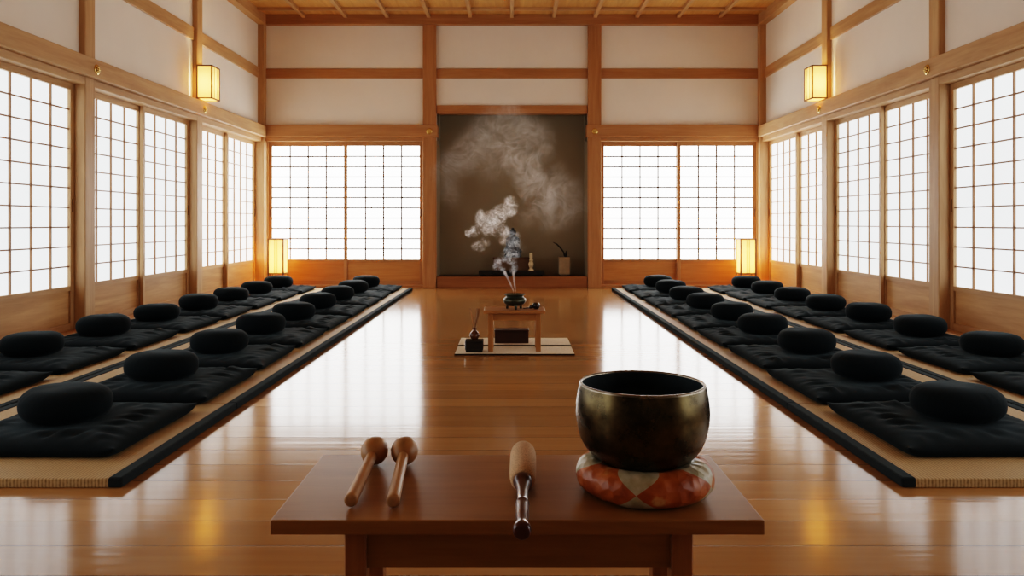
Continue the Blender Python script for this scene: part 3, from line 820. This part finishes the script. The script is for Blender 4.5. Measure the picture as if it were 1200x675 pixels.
# ------------------------------------------------------------------ brass nail covers
def nail_cover(label, loc, d):
    t = thing('nail_cover', label, 'ornament', loc, 0, 'brass nail covers on the long beams')
    t.rotation_euler = Vector(d).to_track_quat('Z', 'Y').to_euler(); t.scale = (1.22, 1.22, 1.1)
    bm = new_bm(); add_lathe(bm, [(0.030, 0.0), (0.033, 0.003), (0.030, 0.008), (0.021, 0.010), (0.018, 0.007), (0.0, 0.007)], 28); obj('rosette', bm, M_brass, t)
    bm = new_bm()
    for k in range(6):
        a = 2*PI*k/6
        add_lathe(bm, [(0, 0.006), (0.006, 0.008), (0.0075, 0.013), (0.004, 0.018), (0, 0.019)], 10, Matrix.Translation((0.014*math.cos(a), 0.014*math.sin(a), 0)))
    add_lathe(bm, [(0, 0.006), (0.007, 0.009), (0.007, 0.018), (0, 0.022)], 12)
    obj('petals', bm, M_brass, t)
for s in (-1, 1):
    nail_cover('brass nail cover on the %s wall beam at the nearer post' % SIDE[s], (s*(XP-0.047), 5.92, 2.03), (-s, 0, 0))
    nail_cover('brass nail cover on the %s wall beam below the wall lantern' % SIDE[s], (s*(XP-0.047), 8.00, 2.03), (-s, 0, 0))
    nail_cover('pale nail cover on the end wall beam at the %s alcove post' % SIDE[s], (s*1.078, YB-0.072, 2.04), (0, -1, 0))

# ------------------------------------------------------------------ incense smoke (real scattering volumes above the burner)
SY = 5.095
def sp(px, py, dy=0.0):
    return Vector(((px-600)/900*SY, SY+dy, 0.85-(py-261)/900*SY))
PX = SY/900
def smoke_material(name, blobs, density, nscale, warp, lo, hi, color, step, stretch=(1, 1, 1), floor_=0.0, erode=None):
    m = bpy.data.materials.new(name); m.use_nodes = True
    t = m.node_tree; L = t.links
    for n in list(t.nodes):
        if n.type != 'OUTPUT_MATERIAL': t.nodes.remove(n)
    out = t.nodes['Material Output']
    tc = N(t, 'ShaderNodeTexCoord')
    nz = N(t, 'ShaderNodeTexNoise', i_Scale=nscale*0.45, i_Detail=2.0, i_Roughness=0.5); L.new(tc.outputs['Object'], nz.inputs['Vector'])
    s = N(t, 'ShaderNodeVectorMath', operation='SUBTRACT'); s.inputs[1].default_value = (.5, .5, .5); L.new(nz.outputs['Color'], s.inputs[0])
    ma = N(t, 'ShaderNodeVectorMath', operation='MULTIPLY_ADD'); ma.inputs[1].default_value = (warp, warp, warp)
    L.new(s.outputs[0], ma.inputs[0]); L.new(tc.outputs['Object'], ma.inputs[2])
    acc = None
    for (c, r, w) in blobs:
        d = N(t, 'ShaderNodeVectorMath', operation='DISTANCE'); d.inputs[1].default_value = c; L.new(ma.outputs[0], d.inputs[0])
        mr = N(t, 'ShaderNodeMapRange', interpolation_type='SMOOTHSTEP')
        mr.inputs['From Min'].default_value = r; mr.inputs['From Max'].default_value = r*0.15
        mr.inputs['To Min'].default_value = 0; mr.inputs['To Max'].default_value = w
        L.new(d.outputs['Value'], mr.inputs['Value'])
        if acc is None: acc = mr.outputs[0]
        else:
            a = N(t, 'ShaderNodeMath', operation='MAXIMUM'); L.new(acc, a.inputs[0]); L.new(mr.outputs[0], a.inputs[1]); acc = a.outputs[0]
    # filaments: ridged, strongly warped noise
    mp = N(t, 'ShaderNodeMapping'); mp.inputs['Scale'].default_value = stretch; L.new(ma.outputs[0], mp.inputs['Vector'])
    n2 = N(t, 'ShaderNodeTexNoise', i_Scale=nscale, i_Detail=3.5, i_Roughness=0.58, i_Distortion=1.6); L.new(mp.outputs[0], n2.inputs['Vector'])
    a1 = N(t, 'ShaderNodeMath', operation='SUBTRACT'); a1.inputs[1].default_value = 0.5; L.new(n2.outputs['Fac'], a1.inputs[0])
    a2 = N(t, 'ShaderNodeMath', operation='ABSOLUTE'); L.new(a1.outputs[0], a2.inputs[0])
    rg = N(t, 'ShaderNodeMapRange', interpolation_type='SMOOTHSTEP')
    rg.inputs['From Min'].default_value = hi; rg.inputs['From Max'].default_value = lo
    rg.inputs['To Min'].default_value = floor_; rg.inputs['To Max'].default_value = 1.0
    L.new(a2.outputs[0], rg.inputs['Value'])
    if erode:
        n3 = N(t, 'ShaderNodeTexNoise', i_Scale=nscale*0.75, i_Detail=2.0, i_Roughness=0.55, i_Distortion=1.0)
        of = N(t, 'ShaderNodeVectorMath', operation='ADD'); of.inputs[1].default_value = (3.1, 1.7, 5.3); L.new(ma.outputs[0], of.inputs[0]); L.new(of.outputs[0], n3.inputs['Vector'])
        er = N(t, 'ShaderNodeMapRange', interpolation_type='SMOOTHSTEP'); er.inputs['From Min'].default_value = erode[0]; er.inputs['From Max'].default_value = erode[1]
        er.inputs['To Min'].default_value = 0.05
        L.new(n3.outputs['Fac'], er.inputs['Value'])
        em = N(t, 'ShaderNodeMath', operation='MULTIPLY'); L.new(acc, em.inputs[0]); L.new(er.outputs[0], em.inputs[1]); acc = em.outputs[0]
    mu = N(t, 'ShaderNodeMath', operation='MULTIPLY'); L.new(acc, mu.inputs[0]); L.new(rg.outputs[0], mu.inputs[1])
    md = N(t, 'ShaderNodeMath', operation='MULTIPLY'); md.inputs[1].default_value = density; L.new(mu.outputs[0], md.inputs[0])
    vs = N(t, 'ShaderNodeVolumeScatter'); vs.inputs['Color'].default_value = (*color, 1); vs.inputs['Anisotropy'].default_value = 0.25
    L.new(md.outputs[0], vs.inputs['Density']); L.new(vs.outputs[0], out.inputs['Volume'])
    try: m.cycles.volume_step_rate = step
    except Exception: m.volume_step_rate = step
    return m

def smoke_hull(name, blobs, margin, voxel, mat, parent):
    bm = new_bm()
    for (c, r, w) in blobs:
        bmesh.ops.create_icosphere(bm, subdivisions=2, radius=r*0.9+margin, matrix=Matrix.Translation(c))
    me = bpy.data.meshes.new(name+'_tmp'); bm.to_mesh(me); bm.free()
    tmp = bpy.data.objects.new(name+'_tmp', me); C.objects.link(tmp)
    md = tmp.modifiers.new('r', 'REMESH'); md.mode = 'VOXEL'; md.voxel_size = voxel; md.use_smooth_shade = True
    dg = bpy.context.evaluated_depsgraph_get(); dg.update()
    me2 = bpy.data.meshes.new_from_object(tmp.evaluated_get(dg)); me2.name = name
    bpy.data.objects.remove(tmp); bpy.data.meshes.remove(me)
    me2.materials.clear(); me2.materials.append(mat)
    o = bpy.data.objects.new(name, me2); C.objects.link(o)
    o.parent = parent; o.matrix_parent_inverse = Matrix.Translation(-parent.location)
    return o

random.seed(11)
sm = thing('incense_smoke', 'pale curling incense smoke rising from the burner and drifting before the alcove', 'smoke', (0.0175, SY, AZ+0.1))
sm['kind'] = 'stuff'
white = [(597,238,6,1),(600,244,6,1),(594,246,7,1),(587,249,7,1),(581,256,8,1),(574,262,8,1),(564,255,6.5,.9),(563,262,5.5,.9),(556,271,5,.9),(551,272,4,.9),
         (573,269,6,.8),(580,272,5,.8),(589,272,6,.8),(590.5,280,5,.7),(558,288,4.5,.35),(563,290,4,.3),(568,284,4,.35),(609,288,3.5,.3),(614,292,3,.3)]
blue = [(596,272,5,.8),(602,278,6,.7),(599,286,6,.7),(605,286,5,.6),(597,296,6,1),(604,298,5,1),(599.5,305,5,1),(590.5,301.6,4.5,1),(584,306.5,4,1),(581,311,3.6,1),(589,314,3.4,1),
        (602,314,4,1),(601,318,3,1),(591,319,2.5,1)]
haze = [(587,141,17,.6),(576,152,20,.6),(598,155,18,.6),(624,161,20,.4),(637,177,12,.5),(562,169,20,.5),(542,186,18,.4),(525,203,15,.35),(593,172,15,.9),(601,188,14,.9),
        (612,200,13,1),(627,214,14,1),(641,228,12,1),(657,214,16,.55),(672,222,14,.55),(669,243,18,.4),(652,250,18,.3),(632,245,14,.35),(616,252,10,.3),(527,228,11,.25),(579,197,18,.3),(587,124,9,.35)]
cv = lambda lst, k, dy: [(sp(x, y, random.uniform(-dy, dy)), r*k*PX, w) for x, y, r, w in lst]
bw, bb_, bh = cv(white, 1.75, 0.02), cv(blue, 1.6, 0.012), cv(haze, 1.8, 0.07)
smoke_hull('curling_plume', bw, 0.006, 0.008, smoke_material('smoke_white', bw, 210, 30, 0.085, 0.0, 0.024, (1.0, 0.98, 0.96), 0.045, floor_=0.025, erode=(0.42, 0.62)), sm)
smoke_hull('rising_plume', bb_, 0.005, 0.006, smoke_material('smoke_blue', bb_, 130, 34, 0.05, 0.0, 0.026, (0.74, 0.88, 1.0), 0.05, floor_=0.03, erode=(0.38, 0.6)), sm)
smoke_hull('drifting_haze', bh, 0.02, 0.02, smoke_material('smoke_haze', bh, 4.3, 7.5, 0.26, 0.0, 0.070, (1.0, 0.96, 0.92), 0.10, floor_=0.12), sm)
ms = bpy.data.materials.new('smoke_stream'); ms.use_nodes = True
t = ms.node_tree
for n in list(t.nodes):
    if n.type != 'OUTPUT_MATERIAL': t.nodes.remove(n)
tc = N(t, 'ShaderNodeTexCoord'); nz = N(t, 'ShaderNodeTexNoise', i_Scale=60.0); t.links.new(tc.outputs['Object'], nz.inputs['Vector'])
mr = N(t, 'ShaderNodeMapRange'); mr.inputs['From Min'].default_value = 0.3; mr.inputs['From Max'].default_value = 0.7
mr.inputs['To Min'].default_value = 15; mr.inputs['To Max'].default_value = 60; t.links.new(nz.outputs['Fac'], mr.inputs['Value'])
vs = N(t, 'ShaderNodeVolumeScatter'); vs.inputs['Color'].default_value = (0.92, 0.95, 1, 1)
t.links.new(mr.outputs[0], vs.inputs['Density']); t.links.new(vs.outputs[0], t.nodes['Material Output'].inputs['Volume'])
off = Vector(sm.location)
for pts in ([(602, 341.5), (600, 337), (597, 330), (594, 324), (591, 318)], [(604, 341.5), (603.5, 337), (602.5, 330), (602, 324), (601.5, 317)]):
    bm = new_bm(); add_tube(bm, [sp(x, y)-off for x, y in pts], [0.004, 0.0055, 0.0065, 0.008, 0.010], 10); obj('smoke_stream', bm, ms, sm)


# ------------------------------------------------------------------ camera, world, view
cam = bpy.data.cameras.new('camera'); co = bpy.data.objects.new('camera', cam); C.objects.link(co)
co.location = (0, 0, 0.85); co.rotation_euler = (PI/2, 0, 0)
cam.sensor_width = 36; cam.lens = 27.0; cam.shift_y = -76.5/1200; cam.clip_start = 0.05
sc.camera = co
w = bpy.data.worlds.new('world'); sc.world = w; w.use_nodes = True
w.node_tree.nodes['Background'].inputs[0].default_value = (0.8, 0.9, 1, 1)
w.node_tree.nodes['Background'].inputs[1].default_value = 0.3
sc.view_settings.view_transform = 'Filmic'
sc.view_settings.look = 'High Contrast'
sc.view_settings.exposure = 1.98
sc.cycles.max_bounces = 9
sc.cycles.diffuse_bounces = 7
sc.cycles.volume_bounces = 3
sc.cycles.sample_clamp_indirect = 6.0
